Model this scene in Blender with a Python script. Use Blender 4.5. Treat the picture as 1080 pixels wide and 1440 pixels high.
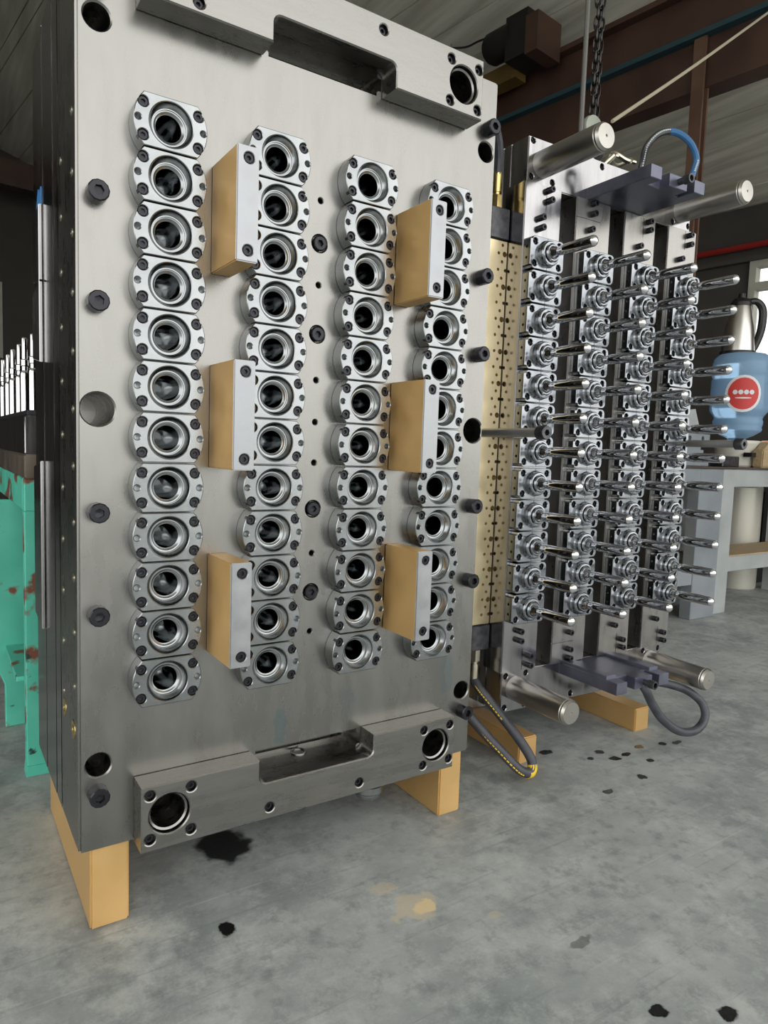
import bpy, bmesh, math, random
from mathutils import Vector, Matrix
random.seed(7)
S = 0.07            # one row pitch of the mold = 70 mm; all numbers below are in pitches
FZ = -10.8          # floor level in pitches, relative to the mold centre

# ------------------------------------------------------------------ camera, world, exposure
for o in list(bpy.data.objects): bpy.data.objects.remove(o)
scn = bpy.context.scene
COL = scn.collection
def WP(x, y, z): return Vector((x*S, y*S, (z-FZ)*S))
CAM = (-4.04501756, -14.25101064, -0.583447)
cd = bpy.data.cameras.new('camera'); cam = bpy.data.objects.new('camera', cd); COL.objects.link(cam)
cd.sensor_fit = 'VERTICAL'; cd.sensor_height = 36.0; cd.lens = 36.0*975.0/1440.0
cd.clip_start = 0.02; cd.clip_end = 200
def rodrigues(r):
    v = Vector(r); return Matrix.Rotation(v.length, 3, v.normalized())
RM = rodrigues((0.0971, -0.5803, 0.0078)) @ Matrix(((1,0,0),(0,0,-1),(0,1,0)))
cm = Matrix((RM[0], -Vector(RM[1]), -Vector(RM[2]))).transposed().to_4x4()
cm.translation = WP(*CAM)
cam.matrix_world = cm
scn.camera = cam

wd = bpy.data.worlds.new('overcast_sky'); scn.world = wd; wd.use_nodes = True
bgn = wd.node_tree.nodes['Background']
bgn.inputs['Color'].default_value = (1.0, 1.0, 0.98, 1); bgn.inputs['Strength'].default_value = 1.7
scn.view_settings.view_transform = 'Standard'; scn.view_settings.look = 'None'
scn.view_settings.gamma = 1.0; scn.view_settings.use_curve_mapping = False
scn.view_settings.exposure = 0.45

# ------------------------------------------------------------------ materials
def new_mat(name):
    m = bpy.data.materials.new(name); m.use_nodes = True
    nt = m.node_tree; return m, nt, nt.nodes['Principled BSDF']
def N(nt, t, **kw):
    n = nt.nodes.new(t)
    for k, v in kw.items(): setattr(n, k, v)
    return n
def plain(name, col, rough=0.5, metal=0.0, **kw):
    m, nt, b = new_mat(name)
    b.inputs['Base Color'].default_value = (*col, 1); b.inputs['Roughness'].default_value = rough
    b.inputs['Metallic'].default_value = metal
    for k, v in kw.items(): b.inputs[k.replace('_', ' ')].default_value = v
    return m
def noisy(name, c1, c2, rough=(0.3, 0.45), metal=0.0, scale=20, stretch=(1,1,1), bump=0.0, bscale=60, detail=6, lo=0.35, hi=0.65):
    """two-tone procedural surface: large mottling in colour, noise in gloss and relief"""
    m, nt, b = new_mat(name); L = nt.links
    tc = N(nt, 'ShaderNodeTexCoord'); mp = N(nt, 'ShaderNodeMapping'); mp.inputs['Scale'].default_value = stretch
    L.new(tc.outputs['Object'], mp.inputs['Vector'])
    n1 = N(nt, 'ShaderNodeTexNoise'); n1.inputs['Scale'].default_value = scale; n1.inputs['Detail'].default_value = detail
    L.new(mp.outputs['Vector'], n1.inputs['Vector'])
    r = N(nt, 'ShaderNodeMapRange'); r.inputs['From Min'].default_value = lo; r.inputs['From Max'].default_value = hi
    L.new(n1.outputs['Fac'], r.inputs['Value'])
    mx = N(nt, 'ShaderNodeMix', data_type='RGBA'); mx.inputs[6].default_value = (*c1,1); mx.inputs[7].default_value = (*c2,1)
    L.new(r.outputs['Result'], mx.inputs[0]); L.new(mx.outputs[2], b.inputs['Base Color'])
    r2 = N(nt, 'ShaderNodeMapRange'); r2.inputs['To Min'].default_value = rough[0]; r2.inputs['To Max'].default_value = rough[1]
    r2.inputs['From Min'].default_value = lo; r2.inputs['From Max'].default_value = hi
    L.new(n1.outputs['Fac'], r2.inputs['Value']); L.new(r2.outputs['Result'], b.inputs['Roughness'])
    b.inputs['Metallic'].default_value = metal
    if bump:
        n2 = N(nt, 'ShaderNodeTexNoise'); n2.inputs['Scale'].default_value = bscale; n2.inputs['Detail'].default_value = 4
        L.new(mp.outputs['Vector'], n2.inputs['Vector'])
        bp = N(nt, 'ShaderNodeBump'); bp.inputs['Strength'].default_value = bump; bp.inputs['Distance'].default_value = 0.002
        L.new(n2.outputs['Fac'], bp.inputs['Height']); L.new(bp.outputs['Normal'], b.inputs['Normal'])
    return m
def spots(nt, vec, base, items, colour, noise=0.5, nscale=12):
    """mix stains of their own shape (x, y, rx, ry, strength) over a colour socket, object coordinates in metres"""
    L = nt.links
    nz = N(nt, 'ShaderNodeTexNoise'); nz.inputs['Scale'].default_value = nscale; nz.inputs['Detail'].default_value = 3
    L.new(vec, nz.inputs['Vector'])
    acc = None
    for (x, y, rx, ry, st, ax) in items:
        mp = N(nt, 'ShaderNodeMapping', vector_type='TEXTURE')
        if ax == 'xy':
            mp.inputs['Location'].default_value = (x, y, 0); mp.inputs['Scale'].default_value = (rx, ry, 1000)
        else:
            mp.inputs['Location'].default_value = (x, 0, y); mp.inputs['Scale'].default_value = (rx, 1000, ry)
        L.new(vec, mp.inputs['Vector'])
        ln = N(nt, 'ShaderNodeVectorMath', operation='LENGTH'); L.new(mp.outputs['Vector'], ln.inputs[0])
        ad = N(nt, 'ShaderNodeMath', operation='MULTIPLY_ADD'); L.new(nz.outputs['Fac'], ad.inputs[0])
        ad.inputs[1].default_value = noise*2; L.new(ln.outputs['Value'], ad.inputs[2])
        r = N(nt, 'ShaderNodeMapRange', interpolation_type='SMOOTHSTEP')
        r.inputs['From Min'].default_value = 1.0+noise; r.inputs['From Max'].default_value = 0.72+noise
        r.inputs['To Max'].default_value = st
        L.new(ad.outputs['Value'], r.inputs['Value'])
        if acc is None: acc = r.outputs['Result']
        else:
            mm = N(nt, 'ShaderNodeMath', operation='MAXIMUM'); L.new(acc, mm.inputs[0]); L.new(r.outputs['Result'], mm.inputs[1]); acc = mm.outputs['Value']
    mx = N(nt, 'ShaderNodeMix', data_type='RGBA'); L.new(acc, mx.inputs[0]); L.new(base, mx.inputs[6]); mx.inputs[7].default_value = (*colour, 1)
    return mx.outputs[2], acc

M = {}
M['steel'] = noisy('ground_steel', (0.31,0.30,0.28), (0.36,0.35,0.33), (0.26,0.34), 1.0, 9, (5,5,1.6), 0.05, 160)
M['bar_steel'] = noisy('milled_steel', (0.272,0.266,0.248), (0.31,0.303,0.284), (0.25,0.32), 1.0, 14, (1,6,6), 0.05, 160)
M['side_steel'] = noisy('polished_steel', (0.30,0.295,0.30), (0.42,0.41,0.41), (0.10,0.22), 1.0, 6, (8,8,1), 0.02, 200)
M['insert'] = noisy('turned_steel', (0.29,0.305,0.31), (0.37,0.385,0.39), (0.20,0.28), 1.0, 30, (1,1,1), 0.03, 300)
M['bore'] = plain('polished_cavity', (0.37,0.385,0.39), 0.10, 1.0)
M['chrome'] = plain('chrome', (0.80,0.80,0.82), 0.05, 1.0)
M['neck'] = noisy('neck_steel', (0.25,0.265,0.285), (0.35,0.365,0.38), (0.14,0.22), 1.0, 40)
M['pillar'] = noisy('pillar_steel', (0.46,0.44,0.405), (0.50,0.48,0.445), (0.32,0.36), 1.0, 10, (1,1,1))
M['bolt_steel'] = noisy('bolt_steel', (0.36,0.35,0.34), (0.42,0.41,0.40), (0.32,0.4), 0.6, 20)
M['oxide'] = plain('black_oxide', (0.03,0.03,0.036), 0.26, 0.6)
M['oxide_grey'] = noisy('grey_oxide', (0.06,0.06,0.066), (0.12,0.12,0.13), (0.3,0.42), 0.8, 60)
M['slate'] = noisy('blued_steel', (0.12,0.125,0.175), (0.19,0.195,0.25), (0.3,0.45), 0.75, 18)
M['gold_paint'] = noisy('gold_paint', (0.62,0.385,0.145), (0.70,0.45,0.185), (0.36,0.47), 0.4, 10, (1,1,1), 0.04, 200)
M['gold_foot'] = noisy('gold_foot_paint', (0.62,0.385,0.145), (0.70,0.45,0.185), (0.36,0.47), 0.4, 10, (1,1,1), 0.05, 160)
M['blockface'] = noisy('block_end_steel', (0.36,0.37,0.38), (0.42,0.43,0.44), (0.36,0.5), 0.9, 40)
M['brass'] = noisy('pale_brass', (0.66,0.55,0.33), (0.74,0.63,0.41), (0.28,0.4), 0.9, 12, (3,3,1))
M['fitting'] = plain('brass_fitting', (0.72,0.55,0.22), 0.25, 1.0)
M['nickel'] = plain('nickel_fitting', (0.62,0.58,0.47), 0.3, 1.0)
M['rubber'] = noisy('hose_rubber', (0.035,0.037,0.045), (0.06,0.062,0.075), (0.4,0.55), 0.0, 40)
M['hose_blue'] = plain('blue_hose', (0.03,0.13,0.30), 0.4)
M['hose_print'] = plain('white_print', (0.6,0.62,0.62), 0.5)
M['yellow'] = plain('yellow_print', (0.75,0.52,0.02), 0.5)
M['black'] = plain('black_plastic', (0.012,0.012,0.013), 0.35)
M['dark'] = plain('dark_iron', (0.02,0.018,0.016), 0.6, 0.3)

# ------------------------------------------------------------------ mesh helpers (pitch units)
def box(bm, x0, x1, y0, y1, z0, z1, bev=0.0, seg=1, mi=0):
    vs = [bm.verts.new(p) for p in ((x0,y0,z0),(x1,y0,z0),(x1,y1,z0),(x0,y1,z0),(x0,y0,z1),(x1,y0,z1),(x1,y1,z1),(x0,y1,z1))]
    fs = [bm.faces.new([vs[i] for i in q]) for q in ((3,2,1,0),(4,5,6,7),(0,1,5,4),(1,2,6,5),(2,3,7,6),(3,0,4,7))]
    for f in fs: f.material_index = mi
    if bev:
        es = list({e for f in fs for e in f.edges})
        bmesh.ops.bevel(bm, geom=es, offset=bev, segments=seg, affect='EDGES', material=mi)
def lathe(bm, prof, axis='y', seg=24, c=(0,0,0), mi=0, hexrings=(), cap=True):
    """profile (r, h) swept round an axis; rings listed in hexrings become hexagons (seg divisible by 12)"""
    rings = []
    for k, (r, h) in enumerate(prof):
        ring = []
        for i in range(seg):
            a = 2*math.pi*i/seg; rr = r
            if k in hexrings:
                t = (a % (math.pi/3)) - math.pi/6
                rr = r*math.cos(math.pi/6)/math.cos(t)
            u, v = rr*math.cos(a), rr*math.sin(a)
            p = {'y': (u, h, v), 'z': (u, v, h), 'x': (h, u, v)}[axis]
            ring.append(bm.verts.new((p[0]+c[0], p[1]+c[1], p[2]+c[2])))
        rings.append(ring)
    fs = []
    for a, b in zip(rings, rings[1:]):
        for i in range(seg):
            j = (i+1) % seg
            fs.append(bm.faces.new((a[i], a[j], b[j], b[i])))
    if cap:
        if cap != 'end': fs.append(bm.faces.new(rings[0][::-1]))
        fs.append(bm.faces.new(rings[-1]))
    for f in fs: f.material_index = mi
    return fs
def prism(bm, poly, axis, a0, a1, bev=0.0, mi=0):
    """closed 2-d outline extruded along an axis (axis 'y': outline in x,z; axis 'z': outline in x,y; 'x': y,z)"""
    def P(u, v, h): return {'y': (u, h, v), 'z': (u, v, h), 'x': (h, u, v)}[axis]
    A = [bm.verts.new(P(u, v, a0)) for u, v in poly]; B = [bm.verts.new(P(u, v, a1)) for u, v in poly]
    fs = [bm.faces.new(A[::-1]), bm.faces.new(B)]
    n = len(poly)
    for i in range(n): fs.append(bm.faces.new((A[i], A[(i+1) % n], B[(i+1) % n], B[i])))
    bmesh.ops.recalc_face_normals(bm, faces=fs)
    for f in fs: f.material_index = mi
    if bev:
        es = list(set(fs[0].edges) | set(fs[1].edges))
        bmesh.ops.bevel(bm, geom=es, offset=bev, segments=1, affect='EDGES', material=mi)
def catmull(pts, n=8):
    P = [Vector(p) for p in pts]; P = [2*P[0]-P[1]] + P + [2*P[-1]-P[-2]]; out = []
    for i in range(1, len(P)-2):
        for k in range(n):
            t = k/n; a, b, c, d = P[i-1], P[i], P[i+1], P[i+2]
            out.append(0.5*((2*b)+(c-a)*t+(2*a-5*b+4*c-d)*t*t+(3*b-a-3*c+d)*t**3))
    out.append(P[-2]); return out
def tube(bm, pts, r, seg=10, n=8, mi=0, smooth=True, lump=None):
    path = catmull(pts, n) if smooth else [Vector(p) for p in pts]
    rings = []; up = Vector((0.13, 0.2, 0.97))
    for i, p in enumerate(path):
        t = (path[min(i+1, len(path)-1)] - path[max(i-1, 0)]).normalized()
        a = t.cross(up)
        if a.length < 1e-4: a = t.cross(Vector((1,0,0)))
        a.normalize(); b = t.cross(a).normalized(); up = a.cross(t)
        rr = r if not callable(r) else r(i/(len(path)-1))
        rings.append([bm.verts.new(p + rr*(math.cos(2*math.pi*k/seg)*a + math.sin(2*math.pi*k/seg)*b)) for k in range(seg)])
    fs = []
    for A, B in zip(rings, rings[1:]):
        for k in range(seg): fs.append(bm.faces.new((A[k], A[(k+1) % seg], B[(k+1) % seg], B[k])))
    fs.append(bm.faces.new(rings[0])); fs.append(bm.faces.new(rings[-1]))
    for f in fs: f.material_index = mi
    return fs
def raw(bm):
    bmesh.ops.recalc_face_normals(bm, faces=bm.faces[:])
    me = bpy.data.meshes.new('m'); bm.to_mesh(me); bm.free(); return me
def fin(me, ang=32):
    """scale a pitch-unit mesh to metres, smooth with sharp edges by angle"""
    me.transform(Matrix.Scale(S, 4))
    for p in me.polygons: p.use_smooth = True
    me.set_sharp_from_angle(angle=math.radians(ang)); return me
def cut(me, cutter):
    """boolean difference of two pitch-unit meshes"""
    a = bpy.data.objects.new('a', me); b = bpy.data.objects.new('b', cutter)
    COL.objects.link(a); COL.objects.link(b)
    md = a.modifiers.new('d', 'BOOLEAN'); md.object = b; md.operation = 'DIFFERENCE'; md.solver = 'EXACT'
    dg = bpy.context.evaluated_depsgraph_get(); dg.update()
    out = bpy.data.meshes.new_from_object(a.evaluated_get(dg))
    bpy.data.objects.remove(a); bpy.data.objects.remove(b); bpy.data.meshes.remove(cutter)
    return out
def add(me, bm_extra):
    bm = bmesh.new(); bm.from_mesh(me); t = bpy.data.meshes.new('t'); bm_extra.to_mesh(t); bm_extra.free(); bm.from_mesh(t)
    bm.to_mesh(me); bm.free(); bpy.data.meshes.remove(t); return me

# ------------------------------------------------------------------ object helpers
def mats(me, ms):
    ms = ms if isinstance(ms, (list, tuple)) else [ms]; idx = [p.material_index for p in me.polygons]
    me.materials.clear()
    for m in ms: me.materials.append(M[m] if isinstance(m, str) else m)
    me.polygons.foreach_set('material_index', [min(i, len(ms)-1) for i in idx])
def link(name, me, parent=None, loc=(0,0,0), rot=None):
    """loc is relative to the parent's own origin, in pitches; top level: world pitches"""
    o = bpy.data.objects.new(name, me); COL.objects.link(o)
    if parent is not None: o.parent = parent; o.location = Vector(loc)*S
    else: o.location = WP(*loc)
    if rot: o.rotation_euler = rot
    return o
def tag(o, label, cat, group=None):
    o['label'] = label; o['category'] = cat
    if group: o['group'] = group
    return o
def struct(name, bm, m, parent=None, ang=32):
    me = fin(raw(bm), ang); mats(me, m); o = bpy.data.objects.new(name, me); COL.objects.link(o)
    if parent is None: o.location = (0,0,-FZ*S); o['kind'] = 'structure'
    else: o.parent = parent
    return o
def solo(name, bm, m, label, cat, base, group=None, ang=32, parent=None):
    """one-mesh thing built in world pitches, its origin moved to base"""
    me = raw(bm); me.transform(Matrix.Translation(-Vector(base))); fin(me, ang); mats(me, m)
    o = link(name, me, None, base)
    return tag(o, label, cat, group)
class Thing:
    """an Empty at the thing's base; parts are given in the thing's drawing frame (origin org, turn rz)"""
    def __init__(s, name, label, cat, base, org=(0,0,0), rz=0, group=None):
        s.e = bpy.data.objects.new(name, None); COL.objects.link(s.e); s.e.empty_display_size = 0.05
        R = Matrix.Rotation(rz, 3, 'Z'); s.base = Vector(base)
        s.e.location = WP(*(Vector(org) + R @ s.base)); s.e.rotation_euler = (0,0,rz); tag(s.e, label, cat, group)
    def mesh(s, name, me, m, at=(0,0,0), ang=32, shared=False):
        if not shared: fin(me, ang); mats(me, m)
        return link(name, me, s.e, Vector(at)-s.base)
    def part(s, name, bm, m, at=(0,0,0), ang=32): return s.mesh(name, raw(bm), m, at, ang)
    def use(s, name, me, at=(0,0,0)): return link(name, me, s.e, Vector(at)-s.base)

def screw_mesh(r, h, sink=0.0, m='oxide', seg=12):
    bm = bmesh.new()
    lathe(bm, [(r, sink), (r, -h+0.12*r), (0.88*r, -h), (0.50*r, -h), (0.50*r, -h+0.55*r), (0.02*r, -h+0.62*r)], 'y', seg, hexrings=(3, 4))
    me = fin(raw(bm), 30); mats(me, m); return me

# ================================================================== SETTING
TH = math.radians(7.4)
Dv = Vector((-math.sin(TH), math.cos(TH), 0)); Wv = Vector((math.cos(TH), math.sin(TH), 0)); C0 = Vector((CAM[0], CAM[1], 0))
def B(d, w, z): return C0 + d*Dv + w*Wv + Vector((0,0,z))
def bbox(bm, d0, d1, w0, w1, z0, z1, mi=0, zw=None):
    """box laid along the building axes; zw(w) adds a roof slope"""
    f = zw or (lambda w: 0)
    vs = [bm.verts.new(B(d, w, z+f(w))) for z in (z0, z1) for d, w in ((d0,w0),(d0,w1),(d1,w1),(d1,w0))]
    for q in ((3,2,1,0),(4,5,6,7),(0,1,5,4),(1,2,6,5),(2,3,7,6),(3,0,4,7)):
        bm.faces.new([vs[i] for i in q]).material_index = mi

# floor: worn grey concrete with oil drops, a chipped pale patch and scuffs
fm, nt, bs = new_mat('worn_concrete'); L = nt.links
tc = N(nt, 'ShaderNodeTexCoord'); vec = tc.outputs['Object']
def noise(scale, detail=6, rough=0.6, v=vec):
    n = N(nt, 'ShaderNodeTexNoise'); n.inputs['Scale'].default_value = scale; n.inputs['Detail'].default_value = detail
    n.inputs['Roughness'].default_value = rough; L.new(v, n.inputs['Vector']); return n.outputs['Fac']
def rng(s, a, b, c=0.0, d=1.0):
    r = N(nt, 'ShaderNodeMapRange'); r.inputs['From Min'].default_value = a; r.inputs['From Max'].default_value = b
    r.inputs['To Min'].default_value = c; r.inputs['To Max'].default_value = d; L.new(s, r.inputs['Value']); return r.outputs['Result']
def mixc(f, a, b):
    m = N(nt, 'ShaderNodeMix', data_type='RGBA'); L.new(f, m.inputs[0])
    for i, c in ((6, a), (7, b)):
        if isinstance(c, tuple): m.inputs[i].default_value = (*c, 1)
        else: L.new(c, m.inputs[i])
    return m.outputs[2]
c = mixc(rng(noise(3.2, 8, 0.65), 0.36, 0.64), (0.215,0.235,0.235), (0.40,0.42,0.405))
c = mixc(rng(noise(11, 8, 0.75), 0.46, 0.66, 0, .8), c, (0.48,0.50,0.475))
c = mixc(rng(noise(30, 6, 0.75), 0.52, 0.68, 0, 0.65), c, (0.15,0.165,0.17))
c = mixc(rng(noise(120, 3, 0.6), 0.58, 0.75, 0, 0.3), c, (0.50,0.51,0.49))
mq = N(nt, 'ShaderNodeMapping'); mq.inputs['Rotation'].default_value = (0,0,-.5); mq.inputs['Scale'].default_value = (3, 55, 1); L.new(vec, mq.inputs['Vector'])
c = mixc(rng(noise(1.3, 6, 0.65, mq.outputs['Vector']), 0.58, 0.70, 0, 0.4), c, (0.14,0.155,0.16))
mp = N(nt, 'ShaderNodeMapping'); mp.inputs['Rotation'].default_value = (0,0,0.7); mp.inputs['Scale'].default_value = (2.5, 70, 1); L.new(vec, mp.inputs['Vector'])
c = mixc(rng(noise(1.6, 5, 0.6, mp.outputs['Vector']), 0.62, 0.72, 0, 0.35), c, (0.55,0.56,0.55))
oil = []
for (x, y, rx, ry, st) in ((2.05,2.0,0.75,0.95,1),(1.05,-1.05,0.30,0.36,1),(13.6,1.85,0.42,0.24,.95),(15.3,0.95,0.30,0.22,1),(15.35,0.35,0.34,0.26,1),(14.6,0.75,0.22,0.18,1),
        (15.95,0.35,0.36,0.16,1),(16.9,0.55,0.30,0.2,1),(16.3,-0.35,0.26,0.2,1),(15.0,-1.0,0.32,0.24,1),(18.5,0.1,0.36,0.18,.9),(17.9,0.3,0.3,0.2,1),(19.6,2.6,0.34,0.3,1),(13.2,-1.1,0.3,0.2,1),
        (22.9,-2.2,0.5,0.2,.9),(7.1,-7.2,0.30,0.22,1),(8.2,-7.9,0.36,0.22,1),(25,-3.4,.4,.2,.8),(7.3,-5.2,.55,.18,.5)):
    oil.append((x*S, y*S, (rx if rx > .6 else rx*.75)*S, (ry if rx > .6 else ry*.75)*S, st, 'xy'))
c, a1 = spots(nt, vec, c, [q for q in oil if q[2] < .6*S], (0.010,0.010,0.011), 0.6, 75)
c, a1b = spots(nt, vec, c, [q for q in oil if q[2] >= .6*S], (0.014,0.014,0.015), 0.5, 24)
c, a2 = spots(nt, vec, c, [(4.95*S,-2.45*S,0.62*S,0.50*S,.8,'xy'),(4.7*S,-1.6*S,.42*S,.30*S,.6,'xy'),(6.3*S,-3.6*S,.22*S,.14*S,.5,'xy')], (0.50,0.44,0.33), 0.9, 42)
c, a3 = spots(nt, vec, c, [(5.1*S,-2.6*S,0.30*S,0.26*S,.95,'xy')], (0.68,0.54,0.32), 0.9, 50)
L.new(c, bs.inputs['Base Color'])
ro = N(nt, 'ShaderNodeMath', operation='MULTIPLY_ADD'); L.new(a1, ro.inputs[0]); ro.inputs[1].default_value = -0.35
L.new(rng(noise(6, 6), 0.3, 0.7, 0.42, 0.66), ro.inputs[2]); L.new(ro.outputs[0], bs.inputs['Roughness'])
bp = N(nt, 'ShaderNodeBump'); bp.inputs['Strength'].default_value = 0.22; bp.inputs['Distance'].default_value = 0.003
L.new(noise(70, 6, 0.7), bp.inputs['Height']); L.new(bp.outputs['Normal'], bs.inputs['Normal'])
bm = bmesh.new(); box(bm, -400, 500, -400, 400, FZ-1, FZ); struct('floor', bm, fm)

M['wall'] = M['farwall'] = noisy('brown_wall', (0.050,0.043,0.037), (0.080,0.069,0.059), (0.6,0.8), 0, 2)
M['board'] = noisy('roof_board', (0.56,0.52,0.43), (0.86,0.81,0.70), (0.6,0.8), 0, 2.2, (6,0.4,6), 0.1, 30)
M['girder'] = noisy('girder_paint', (0.055,0.026,0.018), (0.085,0.042,0.028), (0.45,0.65), 0, 4)
M['girder_blue'] = plain('girder_blue', (0.022,0.06,0.075), 0.5)
M['frame'] = noisy('window_frame_paint', (0.44,0.43,0.36), (0.54,0.53,0.45), (0.5,0.65), 0, 6)
M['redpipe'] = plain('red_pipe_paint', (0.30,0.018,0.014), 0.4)
roofz = lambda w: 27.0 + 0.27*(80-max(w, 20)) - 0.27*max(0, 20-w)
# right wall with a window opening
bm = bmesh.new()
bbox(bm, -20, 14, 80, 82, FZ, 27); bbox(bm, 33.2, 125, 80, 82, FZ, 27); bbox(bm, 14, 33.2, 80, 82, FZ, 6.0); bbox(bm, 14, 33.2, 80, 82, 21.0, 27)
struct('wall_right', bm, 'wall')
bm = bmesh.new()
for d0, d1, z0, z1 in ((32.5,33.2,6,21),(14,14.7,6,21),(14.7,32.5,20.3,21),(14.7,32.5,6,6.7),(14.7,32.5,17.9,18.7),(23,23.6,6.7,17.9)): bbox(bm, d0, d1, 79.5, 80.7, z0, z1)
win = struct('window_1', bm, 'frame')
gm, gnt, gb = new_mat('window_glass'); gb.inputs['Transmission Weight'].default_value = 1; gb.inputs['Roughness'].default_value = 0.02; gb.inputs['IOR'].default_value = 1.2
M['glass'] = gm
for d0, d1, z0, z1 in ((14.7,32.5,18.7,20.3),(23.6,32.5,6.7,17.9),(14.7,23,6.7,17.9)):
    bm = bmesh.new(); bbox(bm, d0, d1, 80.05, 80.15, z0, z1); struct('pane', bm, 'glass', win)
# left and far walls
bm = bmesh.new(); bbox(bm, 34, 125, -32, -30, FZ, roofz(-30)); struct('wall_left', bm, 'farwall')
bm = bmesh.new()
def seg(w0, w1, z0, z1=None):
    vs = [bm.verts.new(B(d, w, z)) for d in (120, 122) for w, z in ((w0, z0), (w1, z0), (w1, roofz(w1)+.5 if z1 is None else z1), (w0, roofz(w0)+.5 if z1 is None else z1))]
    for q in ((3,2,1,0),(4,5,6,7),(0,1,5,4),(1,2,6,5),(2,3,7,6),(3,0,4,7)): bm.faces.new([vs[i] for i in q])
seg(-32, 15, FZ); seg(15, 20, 22.5); seg(20, 25.3, 22.5); seg(15, 25.3, FZ, 11.5); seg(25.3, 82, FZ)
struct('wall_back', bm, 'farwall')
bm = bmesh.new()
for w0, w1, z0, z1 in ((24.9,25.4,11.3,22.6),(15,15.6,11.3,22.6),(15.6,24.9,22,22.6),(15.6,24.9,11.3,11.9)): bbox(bm, 119.5, 120.6, w0, w1, z0, z1)
win2 = struct('window_2', bm, 'frame')
bm = bmesh.new(); bbox(bm, 120.1, 120.2, 15.6, 24.9, 11.9, 22); struct('pane', bm, 'glass', win2)
# roof: sheathing above, boards with open seams below
bm = bmesh.new()
bbox(bm, -26, 125, 20, 84, 0.9, 1.2, zw=roofz); bbox(bm, -26, 125, -34, 20, 0.9, 1.2, zw=roofz)
ceil = struct('ceiling', bm, 'girder')
def board(w0, w1):
    bm = bmesh.new(); bbox(bm, -26, 125, w0+0.05, w1-0.05, 0.3+random.uniform(-.06,.06), 0.92, zw=roofz); struct('roof_board', bm, 'board', ceil)
w = 84.0
while w > 20.1: board(max(w-3.5, 20), w); w -= 3.5
w = 20.0
while w > -33.9: board(max(w-3.5, -34), w); w -= 3.5
bm = bmesh.new()
for z0, z1 in ((22.2, 26.0),): bbox(bm, 110, 112, -30, 80, 34, 37.5)
struct('trim_1', bm, 'girder')

# crane runway girder, its dark lower girder and post
t = Thing('crane_girder', 'dark brown overhead crane girder with a blue painted lower edge', 'girder', B(37, 49, 25))
def bpart(t, name, m, *a, **k):
    bm = bmesh.new(); bbox(bm, *a, **k); return t.part(name, bm, m)
bpart(t, 'web', 'girder', 10, 112, 49.0, 49.6, 28.7, 31.7)
bpart(t, 'top_flange', 'girder', 10, 112, 48.2, 50.4, 31.7, 32.1)
bpart(t, 'bottom_flange', 'girder_blue', 10, 112, 48.2, 50.4, 28.35, 28.7)
bpart(t, 'lower_girder', 'girder', 10, 112, 48.9, 50.6, 25.1, 28.35)
bm = bmesh.new(); bbox(bm, 24.25, 25.1, 48.4, 48.6, FZ, 28.3); bbox(bm, 24.6, 24.75, 48.6, 49.1, FZ, 28.3); bbox(bm, 24.25, 25.1, 49.1, 49.3, FZ, 28.3)
o = solo('steel_post', bm, noisy('post_paint', (0.10,0.05,0.03), (0.15,0.08,0.05), (0.5,0.6), 0, 5), 'brown steel post standing under the crane girder', 'post', tuple(B(24.6, 49.2, FZ)))
bm = bmesh.new(); pts = [B(d, 79.2, 22.6) for d in (-10, 30, 60, 100)]; tube(bm, pts, 0.32, 10, 3)
solo('red_pipe', bm, 'redpipe', 'thin red pipe running along the dark wall above the window', 'pipe', tuple(B(33, 79.2, 22.3)))
bm = bmesh.new(); bbox(bm, -10, 100, 79.2, 80, 19.9+1.1, 21.5)
struct('trim_2', bm, 'wall')
# hoist carriage with motor on the girder
t = Thing('crane_carriage', 'dark hoist carriage with round motor sitting on the crane girder', 'hoist', B(38, 48, 32.1))
bm = bmesh.new(); bbox(bm, 36.2, 37.4, 45.2, 48.2, 30.9, 33.8); t.part('end_plate', bm, 'girder')
bm = bmesh.new(); bbox(bm, 37.4, 39.6, 45.4, 48.2, 31.2, 34.6); t.part('gearbox', bm, 'dark')
bm = bmesh.new(); c0 = B(39.4, 46.4, 33.4); tube(bm, [c0 + Dv*a for a in (0, .4, 1.2, 2.4, 2.8)], lambda u: 1.25 if u < .86 else 1.0, 20, 1, smooth=False); t.part('motor', bm, 'dark')
bm = bmesh.new(); bbox(bm, 39.6, 44.5, 46.8, 48.2, 30.6, 32.0); t.part('carriage_beam', bm, noisy('ochre_paint', (0.10,0.06,0.012), (0.15,0.09,0.02), (0.5,0.6), 0, 5))
bm = bmesh.new(); tube(bm, [B(40.6,46.6,34.4), B(43,46.2,34.6), B(45,46.4,34.9), B(48,47,36.2)], 0.09, 6, 5); t.part('motor_cable', bm, 'black')
bm = bmesh.new(); tube(bm, [B(47.2,47,36.2), B(48,47,38.6), B(49.4,47,39.8), B(51,47,39.3), B(52,47,37)], 0.2, 10, 6)
solo('air_line', bm, plain('pale_blue_hose', (0.16,0.30,0.42), 0.35), 'pale blue air line arching up behind the large plate', 'hose', tuple(B(47.2,47,36.0)))

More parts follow.
